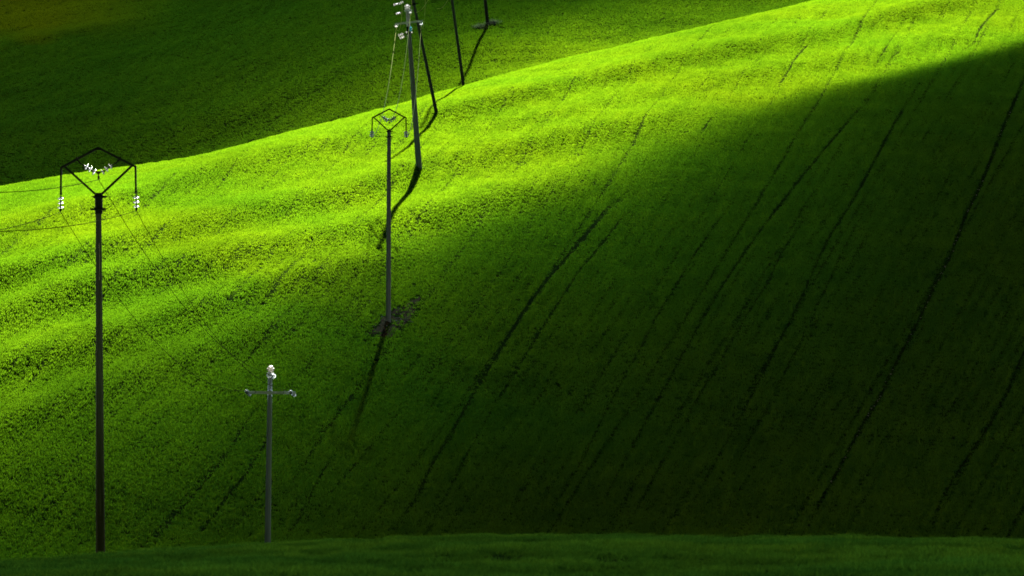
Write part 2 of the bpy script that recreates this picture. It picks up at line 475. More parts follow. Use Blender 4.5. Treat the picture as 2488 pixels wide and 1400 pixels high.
LITFAR = {
    -300: [(0, 52.1), (100, 54.3), (200, 49.0), (450, 45.7)],
    60: [(0, 56.1), (25, 63.3), (70, 61.8), (130, 51.0), (250, 51.0), (440, 56.0)],
    250: [(0, 62.8), (40, 63.3), (90, 52.9), (250, 53.9), (400, 61.0)],
    500: [(0, 52.3), (100, 58.7), (200, 63.0), (300, 70.5), (370, 85.1)],
    750: [(0, 57.3), (80, 64.7), (150, 69.4), (220, 86.0), (310, 110.8)],
    1000: [(0, 59.3), (80, 72.5), (150, 96.7), (200, 115.2), (240, 123.4)],
    1200: [(0, 61.7), (30, 68.2), (80, 103.0), (120, 132.1), (180, 152.8)],
    1400: [(0, 73.4), (20, 83.6), (50, 123.2), (90, 146.1), (130, 166.5)],
    1600: [(-60, 81.0), (0, 105.4), (30, 122.8), (60, 126.2), (90, 146.3)],
    1900: [(-60, 104.4), (0, 120.8), (40, 131.2)],
    2500: [(-100, 116.0), (0, 126.0)],
}
EDGE = ([-300, 60, 250, 500, 750, 1000, 1250, 1500, 1750, 2000, 2250, 2470, 2800],
        [1150, 1030, 930, 790, 700, 625, 538, 423, 290, 225, 165, 110, 25])
AMB = .0085


def lin(g):
    g = np.asarray(g, float) / 255
    return np.where(g <= .04045, g / 12.92, ((g + .055) / 1.055) ** 2.4)


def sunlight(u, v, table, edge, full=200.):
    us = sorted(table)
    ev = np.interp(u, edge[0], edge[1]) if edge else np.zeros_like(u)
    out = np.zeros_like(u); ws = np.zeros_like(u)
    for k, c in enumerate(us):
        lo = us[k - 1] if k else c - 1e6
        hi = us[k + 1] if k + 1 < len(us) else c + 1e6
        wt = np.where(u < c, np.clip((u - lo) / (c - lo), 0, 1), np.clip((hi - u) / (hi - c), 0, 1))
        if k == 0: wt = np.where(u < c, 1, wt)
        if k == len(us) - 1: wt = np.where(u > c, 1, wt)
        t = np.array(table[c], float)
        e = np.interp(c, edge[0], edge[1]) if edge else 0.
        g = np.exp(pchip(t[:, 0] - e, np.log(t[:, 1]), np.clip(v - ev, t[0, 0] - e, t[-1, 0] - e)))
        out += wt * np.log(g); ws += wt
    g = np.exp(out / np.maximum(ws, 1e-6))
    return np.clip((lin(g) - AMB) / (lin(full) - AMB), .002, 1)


SIG = .12
ABSORBER, cnt, cout = mat('light_absorber')
va = cnt.nodes.new('ShaderNodeVolumeAbsorption'); va.inputs['Density'].default_value = SIG
va.inputs['Color'].default_value = (0, .18, .35, 1)  # absorbs red most, so the shade it makes turns greener
cnt.links.new(va.outputs[0], cout.inputs['Volume'])


def blocker_cloud(name, base, thick, along):
    """closed unseen bank that blocks light: an underside grid, and a top `thick` metres further along a direction"""
    nr, nc = thick.shape
    top = base + along * thick[..., None]
    n = nr * nc
    V = np.concatenate([base.reshape(-1, 3), top.reshape(-1, 3)])
    g = grid_loops(nr, nc).reshape(-1, 4)
    tk = thick.ravel()
    live = (tk[g] > 0).any(1).reshape(nr - 1, nc - 1)
    gl = g.reshape(nr - 1, nc - 1, 4)
    faces = [gl[live][:, ::-1], gl[live] + n]
    pl = np.pad(live, 1)
    for dr, dc_, a, b in ((-1, 0, 0, 1), (1, 0, 2, 3), (0, -1, 3, 0), (0, 1, 1, 2)):
        nb = pl[1 + dr:nr + dr, 1 + dc_:nc + dc_]
        f = gl[live & ~nb]
        faces.append(np.stack([f[:, a], f[:, b], f[:, b] + n, f[:, a] + n], -1))
    o = fast_mesh(name, V, np.concatenate(faces).reshape(-1), 4, ABSORBER, True)
    o['kind'] = 'structure'
    return o


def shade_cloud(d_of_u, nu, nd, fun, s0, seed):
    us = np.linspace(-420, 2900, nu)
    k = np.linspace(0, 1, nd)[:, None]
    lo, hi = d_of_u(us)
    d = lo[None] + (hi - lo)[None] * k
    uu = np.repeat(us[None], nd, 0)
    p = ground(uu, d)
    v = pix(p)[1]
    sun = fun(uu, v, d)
    t = np.maximum(-np.log(sun) / (SIG * .82), .3)  # thickness taken from the wanted brightness on the ground
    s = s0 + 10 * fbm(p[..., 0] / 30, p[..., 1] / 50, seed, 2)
    return blocker_cloud('blocker_cloud', p + L * s[..., None], t, L)


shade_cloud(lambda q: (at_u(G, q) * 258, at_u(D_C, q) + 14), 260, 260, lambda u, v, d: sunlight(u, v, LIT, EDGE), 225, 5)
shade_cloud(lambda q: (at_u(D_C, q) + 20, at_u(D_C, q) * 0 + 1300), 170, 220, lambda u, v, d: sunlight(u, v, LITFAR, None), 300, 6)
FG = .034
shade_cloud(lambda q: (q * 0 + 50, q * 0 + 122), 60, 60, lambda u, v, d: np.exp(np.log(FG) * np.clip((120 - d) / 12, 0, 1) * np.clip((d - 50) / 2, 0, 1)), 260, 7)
# unseen thick deck added overhead to block sky light; outer edges hang lower
gx, gy = np.meshgrid(np.linspace(-2200, 2200, 60), np.linspace(-2200, DECK_Y, 80))
th = np.clip(50 + 30 * fbm(gx / 200, gy / 200, 41, 3), 12, 120)
th *= np.clip((2200 - np.abs(gx)) / 200, 0, 1) * np.clip((gy + 2200) / 200, 0, 1) * np.clip((DECK_Y - gy) / 150, 0, 1)
th = np.maximum(th, 2)
blocker_cloud('blocker_cloud', np.stack([gx, gy, DECK_Z + np.maximum(0, gy - 600) * .5 - DROP * np.clip((np.maximum(np.abs(gx), -gy) - 1300) / 900, 0, 1) + 14 * fbm(gx / 150, gy / 150, 44, 3)], -1), th, np.array([0, 0, 1.]))
# unseen bank added low ahead to block the sky under the sun
gx, gz = np.meshgrid(np.linspace(-2200, 2200, 60), np.linspace(120, 740, 24))
th = np.clip(60 + 30 * fbm(gx / 200, gz / 200, 47, 3), 20, 120)
th *= np.clip((2200 - np.abs(gx)) / 200, 0, 1) * np.clip((gz - 120) / 60, 0, 1) * np.clip((740 - gz) / 90, 0, 1)
th = np.maximum(th, 2)
blocker_cloud('blocker_cloud', np.stack([gx, 2470 + 20 * fbm(gx / 150, gz / 150, 48, 3), gz + 25 * fbm(gx / 260, gz / 400, 49, 2)], -1), th, np.array([0, -1., 0]))

# ------------------------------------------------------------------ poles, insulators, wires
def glaze(name, col, tr):
    m, nt, out = mat(name)
    d = nt.nodes.new('ShaderNodeBsdfDiffuse'); d.inputs[0].default_value = col + (1,)
    t = nt.nodes.new('ShaderNodeBsdfTranslucent'); t.inputs[0].default_value = tuple(c * tr for c in col) + (1,)
    g = nt.nodes.new('ShaderNodeBsdfGlossy'); g.inputs['Roughness'].default_value = .18
    a = nt.nodes.new('ShaderNodeMixShader'); a.inputs[0].default_value = .55
    b = nt.nodes.new('ShaderNodeMixShader')
    fr = nt.nodes.new('ShaderNodeFresnel'); fr.inputs[0].default_value = 1.5
    tc = nt.nodes.new('ShaderNodeTexCoord'); n = nt.nodes.new('ShaderNodeTexNoise'); n.inputs['Scale'].default_value = 9
    mm = nt.nodes.new('ShaderNodeMix'); mm.data_type = 'RGBA'
    mm.inputs[6].default_value = tuple(c * .85 for c in col) + (1,); mm.inputs[7].default_value = col + (1,)
    nt.links.new(tc.outputs['Object'], n.inputs['Vector']); nt.links.new(n.outputs[0], mm.inputs[0]); nt.links.new(mm.outputs[2], d.inputs[0])
    nt.links.new(d.outputs[0], a.inputs[1]); nt.links.new(t.outputs[0], a.inputs[2])
    nt.links.new(fr.outputs[0], b.inputs[0]); nt.links.new(a.outputs[0], b.inputs[1]); nt.links.new(g.outputs[0], b.inputs[2])
    nt.links.new(b.outputs[0], out.inputs[0])
    return m


def pole_mat(name, top, low, z0, z1, streak=.35):
    """weathered pole: foot colour blending into shaft colour, vertical streaks"""
    m, nt, out = mat(name)
    b = nt.nodes.new('ShaderNodeBsdfPrincipled'); b.inputs['Roughness'].default_value = .8; b.inputs['Specular IOR Level'].default_value = .25
    tc = nt.nodes.new('ShaderNodeTexCoord'); sp = nt.nodes.new('ShaderNodeSeparateXYZ')
    mp = nt.nodes.new('ShaderNodeMapping'); mp.inputs['Scale'].default_value = (14, 14, .7)
    n = nt.nodes.new('ShaderNodeTexNoise'); n.inputs['Scale'].default_value = 1; n.inputs['Detail'].default_value = 6
    mr = nt.nodes.new('ShaderNodeMapRange'); mr.inputs[1].default_value = z0; mr.inputs[2].default_value = z1
    ad = nt.nodes.new('ShaderNodeMath'); ad.operation = 'MULTIPLY_ADD'; ad.inputs[1].default_value = 2.5; ad.inputs[2].default_value = 0
    ad2 = nt.nodes.new('ShaderNodeMath')
    mx = nt.nodes.new('ShaderNodeMix'); mx.data_type = 'RGBA'
    mx.inputs[6].default_value = low + (1,); mx.inputs[7].default_value = top + (1,)
    ml = nt.nodes.new('ShaderNodeMix'); ml.data_type = 'RGBA'; ml.blend_type = 'MULTIPLY'; ml.inputs[0].default_value = 1
    rp = nt.nodes.new('ShaderNodeMapRange'); rp.inputs[1].default_value = .3; rp.inputs[2].default_value = .7
    rp.inputs[3].default_value = 1 - streak; rp.inputs[4].default_value = 1 + streak
    k = nt.links.new
    k(tc.outputs['Object'], mp.inputs[0]); k(mp.outputs[0], n.inputs['Vector'])
    k(tc.outputs['Object'], sp.inputs[0]); k(n.outputs[0], ad.inputs[0]); k(ad.outputs[0], ad2.inputs[1]); k(sp.outputs[2], ad2.inputs[0])
    k(ad2.outputs[0], mr.inputs[0]); k(mr.outputs[0], mx.inputs[0]); k(n.outputs[0], rp.inputs[0])
    k(mx.outputs[2], ml.inputs[6]); k(rp.outputs[0], ml.inputs[7]); k(ml.outputs[2], b.inputs['Base Color']); k(b.outputs[0], out.inputs[0])
    return m


GLASS = glaze('insulator_glass', (.70, .78, .78), 1.0)
PORC = glaze('insulator_porcelain', (.86, .84, .78), 1.0)
GREYG = glaze('insulator_grey_glass', (.20, .26, .28), .5)
PORC_W = glaze('insulator_white_porcelain', (.94, .95, .94), 1.0)
TEAL = glaze('insulator_blue_glass', (.10, .35, .38), 1.6)
STEEL = simple('dark_painted_steel', (.026, .032, .034), .6, 0, .35, 8, .15)
GALV = simple('galvanised_steel', (.58, .66, .70), .55, .0, .2, 5, .4)
IRON = simple('black_iron', (.016, .018, .02), .7, 0, .3, 10, .1)
WIRE_D = simple('weathered_conductor', (.02, .026, .012), 1., 0, .2, 3, 0.)
WIRE_B = simple('sunlit_conductor', (.72, .80, .28), 1., 0, .15, 3, 0.)  # yellow gleam of the sun on the metal put into the base colour
CONC = simple('old_concrete', (.48, .47, .43), .9, 0, .3, 4, 0)


class Part:
    def __init__(s): s.v, s.f = [], []

    def add(s, v, f):
        n = len(s.v); s.v += [tuple(q) for q in v]; s.f += [tuple(i + n for i in q) for q in f]; return s

    @staticmethod
    def frame(a, b):
        z = np.array(b, float) - np.array(a, float); ln = np.linalg.norm(z); z /= ln
        x = np.cross([0, 1, 0], z)
        if np.linalg.norm(x) < .2: x = np.cross([1, 0, 0], z)
        x /= np.linalg.norm(x)
        return x, np.cross(z, x), z, ln

    def tube(s, a, b, r0, r1=None, n=12, steps=1):
        r1 = r0 if r1 is None else r1
        x, y, z, ln = s.frame(a, b); v = []; f = []
        for k in range(steps + 1):
            t = k / steps; c = np.array(a) + z * ln * t; r = r0 + (r1 - r0) * t
            for i in range(n):
                q = 2 * math.pi * i / n; v.append(c + r * (x * math.cos(q) + y * math.sin(q)))
        for k in range(steps):
            for i in range(n):
                j = (i + 1) % n; f.append((k * n + i, k * n + j, k * n + n + j, k * n + n + i))
        f += [tuple(range(n - 1, -1, -1)), tuple(steps * n + i for i in range(n))]
        return s.add(v, f)

    def bar(s, a, b, w, h):
        x, y, z, ln = s.frame(a, b); a = np.array(a); b = np.array(b); v = []
        for c in (a, b):
            for i, j in ((-1, -1), (1, -1), (1, 1), (-1, 1)): v.append(c + x * i * w / 2 + y * j * h / 2)
        return s.add(v, [(3, 2, 1, 0), (4, 5, 6, 7), (0, 1, 5, 4), (1, 2, 6, 5), (2, 3, 7, 6), (3, 0, 4, 7)])

    def angle(s, a, b, w, t):
        """L-section steel"""
        x, y, z, ln = s.frame(a, b); a = np.array(a); b = np.array(b); v = []
        prof = ((0, 0), (w, 0), (w, t), (t, t), (t, w), (0, w))
        for c in (a, b):
            for i, j in prof: v.append(c + x * (i - w / 2) + y * (j - w / 2))
        f = [(5, 4, 3, 2, 1, 0), (6, 7, 8, 9, 10, 11)] + [(i, (i + 1) % 6, (i + 1) % 6 + 6, i + 6) for i in range(6)]
        return s.add(v, f)

    def lathe(s, a, b, prof, n=20, caps=False):
        """prof: (distance along a->b, radius)"""
        x, y, z, ln = s.frame(a, b); v = []; f = []
        for d, r in prof:
            for i in range(n):
                q = 2 * math.pi * i / n; v.append(np.array(a) + z * d + r * (x * math.cos(q) + y * math.sin(q)))
        for k in range(len(prof) - 1):
            for i in range(n):
                j = (i + 1) % n; f.append((k * n + i, k * n + j, k * n + n + j, k * n + n + i))
        if caps: f += [tuple(range(n - 1, -1, -1)), tuple((len(prof) - 1) * n + i for i in range(n))]
        return s.add(v, f)

    def build(s, name, m, parent=None, sm=False):
        o = mesh_obj(name, s.v, s.f, m, parent)
        bm = bmesh.new(); bm.from_mesh(o.data); bmesh.ops.recalc_face_normals(bm, faces=bm.faces); bm.to_mesh(o.data); bm.free()
        if sm:
            o.data.shade_smooth()
            try: o.data.set_sharp_from_angle(angle=math.radians(40))
            except Exception: pass
        return o


def thing(name, label, cat, loc, lean=0., group=None):
    o = bpy.data.objects.new(name, None); COL.objects.link(o)
    o.empty_display_size = .5
    o.location = tuple(map(float, loc)); o.rotation_euler = (0, lean, 0)
    o['label'] = label; o['category'] = cat
    if group: o['group'] = group
    return o


DISC = [(-.05, .040), (-.01, .046), (.006, .06), (.016, .10), (.032, .125), (.052, .130), (.064, .122)]


def string(parent, a, b, n, m, scale=1., cap=IRON, first=.25, step=.14):
    """a hanging or strained insulator string: fittings, and n bell discs as sub-parts"""
    a, b = np.array(a, float), np.array(b, float); z = (b - a) / np.linalg.norm(b - a); ln = np.linalg.norm(b - a)
    p = Part().tube(a, b, .017, .017, 8)
    for k in range(n):
        c = a + z * (first + k * step) * scale
        p.tube(c - z * .075 * scale, c - z * .03, .034 * scale, .04 * scale, 10)
    p.tube(b - z * .07, b, .04, .03, 8)
    o = p.build('insulator_string', cap, parent, True)
    for k in range(n):
        c = a + z * (first + k * step) * scale
        Part().lathe(c, c + z, [(d * scale, r * scale) for d, r in DISC]).build('insulator_disc', m, o, True)
    return o


def height_at(p, v):
    """height above p at which a vertical pole reaches photo row v"""
    ys = (700 - v) / F
    return float((ys * (p @ FWD) - p @ UP) / (UP[2] - ys * FWD[2]))


def world(o, q):
    return np.array(Matrix.Translation(o.location) @ o.rotation_euler.to_matrix().to_4x4() @ Vector(q))


# --- the two poles with a pentagon head frame --------------------------------
def frame_pole(u, d, vtop, lean, label, wbase, wtop, shaft_mat, k, steel, ds=1., dw=1., gl=None):
    gl = gl or GLASS
    """vtop: photo row of the pole top under the frame; k: metres per unit of the enlarged frame drawing"""
    p = ground(np.array([u]), np.array([d]))[0]
    H = height_at(p, vtop)
    t = thing('utility_pole', label, 'utility pole', p, lean, 'poles with a pentagon frame on top')
    Part().tube((0, 0, -.5), (0, 0, H - .1), wbase / 2, wtop / 2, 20, 10).build('shaft', shaft_mat, t, True)

    def q(x, y, dy=0.):       # enlarged drawing (x, y) -> local
        return np.array([(x - 776) * k, dy, H - (y - 880) * k])
    c = Part().tube(q(780, 1172), q(780, 872), 56 * k, 55 * k, 16)
    c.tube(q(780, 1120), q(780, 1085), 64 * k, 64 * k, 16); c.tube(q(780, 945), q(780, 905), 64 * k, 64 * k, 16)
    for s_ in (-1, 1):
        c.bar(q(780 + s_ * 28, 1165, -.11), q(780 + s_ * 28, 885, -.11), .03, .03)
    c.build('collar', steel, t, True)
    for y, x0, x1 in ((924, 676, 912), (1100, 648, 906)):
        g = Part().bar(q(x0 + 30, y), q(x1 - 30, y), .05, .16)
        for a, b in ((x0 + 34, x0), (x1 - 34, x1)):
            g.tube(q(a, y), q(b, y - 4), .03, .008, 6)
        g.bar(q(720, y, -.16), q(840, y, -.16), .05, .03)
        g.build('guard_plate', IRON, t)
    w = 30 * k * dw
    for s_ in (-1, 1):
        def m(x, y, dy=0.): return q(776 + s_ * (x - 776), y, dy)
        Part().angle(m(772, 216), m(1312, 500), w * 1.05, w * .35).build('upper_arm', steel, t)
        Part().angle(m(1258, 480, .03), m(812, 892, .03), w, w * .35).build('brace', steel, t)
        h = Part().bar(m(1308, 484, .0), m(1312, 850), w * .95, w * .8)
        h.tube(m(1312, 845), m(1313, 885), w * .62, w * .6, 8)
        h.build('drop_arm', steel, t)
        string(t, m(1312, 842), m(1318, 1126), 3, gl, k / .00207 * ds, IRON, 88 * .00207 / ds, 64 * .00207 / ds)
        hk = Part().bar(m(1092, 352), m(1072, 402), .05, .05); hk.tube(m(1080, 380), m(1030, 445), .02, .02, 8)
        hk.build('hook', IRON, t)
        string(t, m(1045, 428), m(838, 566), 3, gl, k / .00207 * ds, IRON, 105 * .00207 / ds, 66 * .00207 / ds)
    Part().add([q(714, 556, -.02), q(840, 556, -.02), q(777, 604, -.02), q(714, 556, .02), q(840, 556, .02), q(777, 604, .02)],
               [(0, 1, 2), (5, 4, 3), (0, 3, 4, 1), (1, 4, 5, 2), (2, 5, 3, 0)]).build('yoke_plate', IRON, t)
    cl = Part().tube(q(778, 600), q(780, 650), .018, .018, 8); cl.tube(q(780, 630), q(780, 672), .035, .03, 8)
    cl.build('clamp', IRON, t, True)
    Part().bar(q(730, 238), q(822, 238), .05, .07).build('apex_plate', IRON, t)
    return t, [q(236, 1132), q(780, 676), q(1318, 1130)]


bpy.context.view_layer.update()
POLE_A = pole_mat('brown_foot_wood', (.115, .125, .128), (.04, .032, .026), 3.4, 7.4)  # lower part browner and darker, blending up to grey
POLE_B = pole_mat('grey_concrete_pole', (.26, .29, .31), (.52, .57, .63), .5, 11., .15)
POLE_C = pole_mat('steel_pole', (.27, .33, .39), (.37, .44, .52), 1., 8., .12)
POLE_D = pole_mat('dark_concrete_pole', (.27, .285, .29), (.25, .265, .28), 2., 9., .2)
POLE_E = pole_mat('dark_wood_pole', (.085, .095, .085), (.045, .038, .034), 1., 8., .3)

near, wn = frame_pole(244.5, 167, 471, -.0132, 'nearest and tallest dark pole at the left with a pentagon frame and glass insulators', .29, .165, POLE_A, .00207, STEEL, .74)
zs = [height_at(ground(np.array([244.5]), np.array([167.]))[0], q) for q in (682, 592)]
Part().bar((.03, -.124, zs[0]), (.028, -.116, zs[1]), .022, .012).build('paint_scratch', PORC, near)
pm, dm = seat(943.5, 782, 330, 430)
mid, wm = frame_pole(943.5, dm, 316, .0015, 'slim grey pole with a pentagon frame standing in the bare dug patch mid hill', .35, .25, POLE_B, .00207 * dm / 167 * 84.5 / 187, STEEL, 1.2, 1.3, PORC_W)

# --- the shorter pole with a plain cross-arm -----------------------------------
SD = 262.
ps = ground(np.array([649.5]), np.array([SD]))[0]
ks = SD / F / 7.0
HS = height_at(ps, 912)
small = thing('utility_pole', 'short pale grey pole with a straight cross-arm, rising behind the grassy knoll', 'utility pole', ps, .010)
Part().tube((0, 0, -.5), (0, 0, HS), .15, .105, 20, 8).build('shaft', POLE_C, small, True)


def qs(x, y, dy=0.):
    return np.array([(x - 652) * ks, dy, HS - (y - 366) * ks])


arm = Part().bar(qs(232, 668, -.15), qs(1088, 668, -.15), 46 * ks, .07)
arm.bar(qs(235, 648, -.13), qs(1085, 648, -.13), .02, .16)
arm.bar(qs(600, 672, -.13), qs(705, 672, -.13), 60 * ks, .05)
for x in (415, 890): arm.bar(qs(x, 640, -.14), qs(x, 700, -.14), .03, .09)
arm.build('cross_arm', GALV, small)
for x, o2 in ((275, 26), (1024, 52)):
    string(small, qs(x, 676, -.16), qs(x - 12, 660, -.95), 3, GREYG, .70, GALV, .32, .2)
    string(small, qs(x + 8, 676, -.10), qs(x + o2 + 8, 690, .70), 3, GREYG, .66, GALV, .32, .2)
string(small, qs(648, 385, -.10), qs(644, 372, -.85), 2, GLASS, 1., GALV, .3, .15)
string(small, qs(668, 372, .10), qs(694, 350, .70), 3, GLASS, 1., GALV, .24, .15)
Part().tube(qs(654, 400), qs(654, 372), .12, .12, 14).build('pole_cap', IRON, small, True)
pin = Part().tube(qs(660, 372), qs(660, 300), .022, .022, 8).build('insulator_pin', IRON, small, True)
Part().lathe(qs(660, 318), qs(660, 100), [(0, .06), (.01, .13), (.03, .14), (.045, .06), (.06, .06), (.075, .15), (.10, .17), (.125, .075), (.14, .075), (.15, .17), (.19, .185), (.225, .10), (.235, .10), (.25, .13), (.30, .11), (.325, .05)], 22).build('pin_insulator', PORC, pin, True)

# --- the big pole at the crest with dead-end strings -----------------------------
pb, db_ = seat(1018, 408, 420, 520)
kb = db_ / F
big = thing('utility_pole', 'thick dark pole leaning left on the bright crest, hung with white insulators', 'utility pole', pb, -.0745)
HB = height_at(pb, 22) * 1.0
Part().tube((0, 0, -.6), (0, 0, HB), 7.7 * kb, 4.4 * kb, 20, 8).build('shaft', POLE_D, big, True)
cs, sn = math.cos(.0745), math.sin(.0745)


def qb(u, v, dy=0.):
    """photo pixel near the big pole -> its local coordinates"""
    x, z = (u - 1018) * kb, height_at(pb, v)
    return np.array([x * cs + z * sn, dy, -x * sn + z * cs])


Part().bar(qb(959, 60, -.28), qb(1027, 52, -.28), .14, .1).build('cross_arm', GALV, big)
Part().bar(qb(981, 27, -.12), qb(1001, 25, -.12), .09, .09).build('top_bracket', GALV, big)
for (u, v) in ((962, 57), (1022.5, 52), (996.5, 23.5)):
    string(big, qb(u, v, -.3), qb(u + .3, v + 13, -.42), 1, PORC, 1.35, GALV, .16, .14)
Part().lathe(qb(989, 24), qb(989, 0), [(0, .10), (.04, .2), (.1, .24), (.16, .12), (.18, .12), (.22, .25), (.32, .27), (.4, .14), (.45, .1)], 18).build('pin_insulator', PORC, big, True)
for (a, b) in (((979, 30), (956, 37)), ((985, 82), (960, 90)), ((988, 88), (968, 95)), ((985, 2), (966, 12)), ((972, 9), (952, 14))):
    string(big, qb(*a, -.18), qb(*b, -.25), 3, PORC, .95, IRON, .27 if a[0] > 975 else .22, .155)
tr = Part().bar(qb(990, 66, -.2), qb(992, 84, -.2), .22, .12)
tr.bar(qb(984, 81, -.2), qb(1001, 80, -.2), .12, .1)
tr.build('clamp', IRON, big)
for (u, v) in ((997.5, 72),):
    Part().lathe(qb(u, v + 5, -.3), qb(u, v - 30, -.3), [(0, .07), (.03, .12), (.14, .14), (.17, .07), (.2, .07), (.23, .13), (.32, .12), (.36, .06)], 14).build('glass_insulator', TEAL, big, True)
for (u, v) in ((1000, 80.5), (987.5, 80)):
    Part().lathe(qb(u, v + 2, -.32), qb(u, v - 20, -.32), [(0, .05), (.04, .09), (.1, .09), (.14, .04)], 12).build('knob_insulator', PORC, big, True)

# --- the plain wooden poles further up ----------------------------------------------
for (u, v, u2, dlo, dhi, r0, r1, hv, label) in (
        (1060.5, 275, 1003, 480, 560, 4.3, 3.0, -70, 'slanting dark wooden pole right behind the thick insulator pole'),
        (1126.5, 202, 1098, 560, 640, 3.9, 2.6, -190, 'dark wooden pole standing on the crest line between two other plain poles'),
        (1185.5, 60, 1178.5, 640, 800, 4.2, 3.0, -330, 'farthest wooden pole on the back hill with weeds around its foot')):
    if hv == -330:
        dd = np.linspace(dlo, dhi, 600)
    pp, dq = seat(u, v, dlo, dhi)
    kk = dq / F
    lean = math.atan2((u2 - u) * kk, height_at(pp, 0.))
    t = thing('wooden_pole', label, 'wooden pole', pp, lean, 'plain wooden poles climbing the hill')
    H = height_at(pp, hv)
    Part().tube((0, 0, -.5), (0, 0, H), r0 * kk, r1 * kk, 16, 8).build('shaft', POLE_E, t, True)
    b = Part().tube((0, 0, H - .05), (0, 0, H + .12), r1 * kk * 1.25, r1 * kk * .5, 12)
    b.build('pole_cap', IRON, t, True)
    if u < 1100:
        hb = height_at(pp, 5)
        c = Part().tube((0, 0, hb - .12), (0, 0, hb + .12), r1 * kk * 1.35, r1 * kk * 1.35, 12); c.bar((-.2, -.1, hb), (.42, -.1, hb), .07, .07)
        c.build('strap', IRON, t, True)
    if hv == -330:
        Part().bar((-.2, -.4, -.05), (1.0, -.4, .0), .6, .1).build('footing', CONC, t)
        far_foot = pp

# --- wires ---------------------------------------------------------------------
def wire(name, a, b, sag, r, m, label, cat='wire', group=None, n=40):
    a, b = np.array(a, float), np.array(b, float)
    t = np.linspace(0, 1, n)[:, None]
    c = a + (b - a) * t; c[:, 2] -= (4 * sag * t * (1 - t))[:, 0]
    return tube_path(name, c, r, m, label, cat, group)


def tube_path(name, c, r, m, label, cat='wire', group=None):
    c = np.asarray(c, float); n = len(c); k = 6; v = []; f = []
    tg = np.gradient(c, axis=0); tg /= np.linalg.norm(tg, axis=1)[:, None]
    for i in range(n):
        x = np.cross(tg[i], [0.2, 1, .1]); x /= np.linalg.norm(x); y = np.cross(tg[i], x)
        for j in range(k):
            q = 2 * math.pi * j / k; v.append(c[i] + r * (x * math.cos(q) + y * math.sin(q)))
    for i in range(n - 1):
        for j in range(k):
            f.append((i * k + j, i * k + (j + 1) % k, (i + 1) * k + (j + 1) % k, (i + 1) * k + j))
    f += [tuple(range(k - 1, -1, -1)), tuple((n - 1) * k + j for j in range(k))]
    o = mesh_obj(name, v, f, m, None, True)
    o['label'] = label; o['category'] = cat
    if group: o['group'] = group
    return o


def fit_sag(a, b, pu, pv, lo=-1., hi=14.):
    """sag with which the wire a-b passes photo pixel (pu, pv)"""
    a, b = np.array(a, float), np.array(b, float)
    best = (1e9, 0)
    t = np.linspace(0, 1, 400)[:, None]
    for s_ in np.linspace(lo, hi, 301):
        c = a + (b - a) * t; c[:, 2] -= (4 * s_ * t * (1 - t))[:, 0]
        uu, vv, _ = pix(c)
        e = np.min(np.hypot(uu - pu, vv - pv))
        if e < best[0]: best = (e, s_)
    return best[1]


bpy.context.view_layer.update()
A = [world(near, q) for q in wn]; M_ = [world(mid, q) for q in wm]
Sm = [world(small, qs(263, 660, -.97)), world(small, qs(644, 372, -.87)), world(small, qs(1012, 660, -.97))]
Bg = [world(big, qb(962.3, 70, -.42)), world(big, qb(996.8, 37, -.42)), world(big, qb(1022.8, 65, -.42))]
for k, (pt, nm) in enumerate((((270, 700), 'lowest'), ((470, 770), 'middle'), ((400, 636), 'uppermost'))):
    wire('wire', A[k], Sm[k], fit_sag(A[k], Sm[k], *pt), .010, WIRE_D,
         '%s of three thin wires sloping from the nearest pole to the short pole' % nm, group='wires from the nearest pole to the short pole')
LE = [ray(-700, 545, 80), ray(-560, 420, 80), ray(-430, 540, 80)]
for k, (pt, nm) in enumerate((((0, 558), 'thin wire dropping left from the left insulators of the nearest pole'),
                              ((0, 470), 'thin wire running left from the middle insulators of the nearest pole'),
                              ((70, 562), 'thin wire sagging left behind the nearest pole from its right insulators'))):
    wire('wire', A[k], LE[k], fit_sag(A[k], LE[k], *pt, -6), .009, WIRE_D, nm, group='wires leaving the nearest pole to the left')
for k, (pt, nm) in enumerate((((937, 245), 'left'), ((972, 225), 'middle'), ((1009, 240), 'right'))):
    wire('wire', M_[k], Bg[k], fit_sag(M_[k], Bg[k], *pt), .021, WIRE_B,
         '%s of three pale wires climbing from mid hill pole to thick crest pole' % nm, group='wires from the mid hill pole to the crest pole')


def loop(pts, r, label):
    q = np.array(pts, float); s_ = np.arange(len(q)); t = np.linspace(0, len(q) - 1, 8 * len(q))
    uu, vv = pchip(s_, q[:, 0], t), pchip(s_, q[:, 1], t)
    tube_path('jumper_wire', ray(uu, vv, np.full(len(t), db_ - .4)), r, WIRE_B, label, 'wire', 'loose jumper wires around the crest pole')


loop([(975.5, 6), (977, 20), (976, 40), (973, 62), (969, 75), (965, 73.5), (963, 71)], .017, 'pale hooked jumper wire on the left of the crest pole')
loop([(1000, -6), (1000.3, 14), (999.5, 38)], .017, 'short straight jumper wire close beside the top of the crest pole')
loop([(1033.5, -4), (1032.5, 26), (1030.5, 52), (1027, 71)], .017, 'pale jumper wire hanging right of the crest pole cross-arm')
loop([(1011, 31), (1022, 25), (1033, 12), (1044, -6)], .016, 'curved pale wire end passing just right of the crest pole top')
loop([(1061, 21.5), (1069, 21), (1079, 14), (1092, -6)], .016, 'curved pale wire end nearest the crest-line wooden pole')

# --- dug soil and weeds ------------------------------------------------------------
SOILP = simple('dug_soil', (.12, .095, .046), .95, 0, .5, 3, 0)
STONE = simple('pale_stone', (.50, .49, .45), .8, 0, .2, 5, 0)


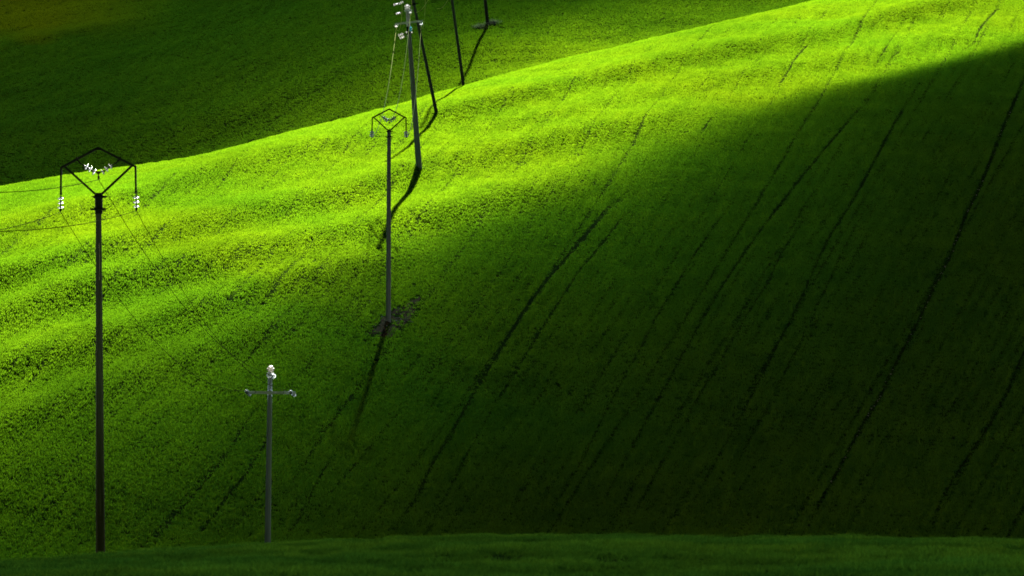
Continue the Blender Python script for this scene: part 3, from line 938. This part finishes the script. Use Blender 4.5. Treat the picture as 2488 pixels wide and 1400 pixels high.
def draped(name, poly, dlo, dhi, lift, m, seed):
    q = np.array(poly, float); c = q.mean(0); rows = []
    nr, na = 9, 40
    cum = np.linspace(0, len(q), na, endpoint=False)
    ring = np.array([q[int(i) % len(q)] * (1 - i % 1) + q[(int(i) + 1) % len(q)] * (i % 1) for i in cum])
    v = [seat(c[0], c[1], dlo, dhi)[0] + [0, 0, lift]]
    for k in range(1, nr + 1):
        for a in ring:
            z = c + (a - c) * k / nr
            g = seat(z[0], z[1], dlo, dhi)[0]
            h = lift + .07 * vnoise(np.array(g[0] / .25), np.array(g[1] / .6), seed) if k < nr else -.04
            v.append(g + [0, 0, float(h)])
    f = [(0, 1 + j, 1 + (j + 1) % na) for j in range(na)]
    for k in range(nr - 1):
        for j in range(na):
            f.append((1 + k * na + j, 1 + (k + 1) * na + j, 1 + (k + 1) * na + (j + 1) % na, 1 + k * na + (j + 1) % na))
    o = Part().add(v, f).build(name, m)
    o['kind'] = 'structure'
    return o


draped('bare_soil', [(886, 812), (930, 770), (960, 752), (1000, 728), (1024, 718), (1018, 742), (1000, 775), (975, 800), (950, 822), (925, 822)], 340, 420, .012, SOILP, 3)


def stones(pts, size, label):
    pr = Part()
    for p in pts:
        s_ = size * random.uniform(.5, 1.3)
        v = [np.array(q) * s_ * np.array([random.uniform(.7, 1.3), random.uniform(.7, 1.3), random.uniform(.5, .9)]) + p + [0, 0, .06]
             for q in ((1, 0, 0), (-1, 0, 0), (0, 1, 0), (0, -1, 0), (0, 0, 1), (0, 0, -1), (.6, .6, .5), (-.6, -.6, .5))]
        bm = bmesh.new()
        for q in v: bm.verts.new(q)
        bmesh.ops.convex_hull(bm, input=bm.verts)
        bm.verts.index_update()
        pr.add([tuple(q.co) for q in bm.verts], [tuple(w_.index for w_ in fc.verts) for fc in bm.faces]); bm.free()
    o = pr.build('stones', STONE); o['kind'] = 'stuff'; o['label'] = label


pts = [seat(random.gauss(955, 30), 775 + random.gauss(0, 16) - .0, 340, 420)[0] for _ in range(46)]
stones(pts, .07, 'pale stones strewn over the dug soil at the mid hill pole')
tl = np.array(TRACKS[7][0], float); pts = []
for _ in range(70):
    i = random.randrange(1, len(tl) - 1); t = random.random(); q = tl[i] * (1 - t) + tl[i + 1] * t
    pts.append(seat(q[0] + random.gauss(1, 1.6), q[1], 260, 700)[0])
stones(pts, .06, 'pale stones lying in the long wheel track at the right')
wu = np.concatenate([rng.normal(1168, 7, 150), rng.normal(1196, 8, 90)]); wv_ = np.where(wu < 1182, 68, 57) + rng.normal(0, 2.5, 240)
wp = np.array([pix(seat(a, b, 640, 800)[0]) for a, b in zip(wu, wv_)])
WEED = grass_mat('dry_weed', (.07, .085, .03), (.08, .10, .03))
blades('dry_weeds', wp[:, 0], wp[:, 2], 5, .42, .06, .3, WEED, rng.uniform(.5, 1.3, 240), np.ones((240, 3)), 0)['label'] = 'dry weeds around the foot of the farthest wooden pole'

# ------------------------------------------------------------------ world, sun, camera
W = bpy.data.worlds.new('World'); S.world = W; W.use_nodes = True
nt = W.node_tree; nt.nodes.clear()
sky = nt.nodes.new('ShaderNodeTexSky'); sky.sky_type = 'NISHITA'; sky.sun_disc = False
sky.sun_elevation = SUN_E; sky.sun_rotation = SUN_A
bg = nt.nodes.new('ShaderNodeBackground'); bg.inputs[1].default_value = .05
wo = nt.nodes.new('ShaderNodeOutputWorld')
nt.links.new(sky.outputs[0], bg.inputs[0]); nt.links.new(bg.outputs[0], wo.inputs[0])
sl = bpy.data.lights.new('sun', 'SUN'); sl.energy = 5; sl.angle = math.radians(.3); sl.color = (1, .95, .86)
so = bpy.data.objects.new('sun', sl); COL.objects.link(so)
so.rotation_euler = Vector(L).to_track_quat('Z', 'Y').to_euler()
so.location = (60, 300, 300)
cd = bpy.data.cameras.new('camera'); cam = bpy.data.objects.new('camera', cd); COL.objects.link(cam)
cd.lens = 200; cd.sensor_width = 36; cd.clip_start = .5; cd.clip_end = 6000
cam.rotation_euler = (math.pi / 2 + PITCH, 0, 0)
S.camera = cam
cd.dof.use_dof = True; cd.dof.focus_distance = 390; cd.dof.aperture_fstop = 6.3
S.view_settings.view_transform = 'Standard'; S.view_settings.look = 'None'
S.view_settings.exposure = 2.5; S.view_settings.gamma = 1
S.render.engine = 'CYCLES'
c = S.cycles
c.filter_width = 1.65; c.max_bounces = 7; c.diffuse_bounces = 4; c.glossy_bounces = 2; c.transmission_bounces = 3; c.volume_bounces = 0; c.transparent_max_bounces = 16
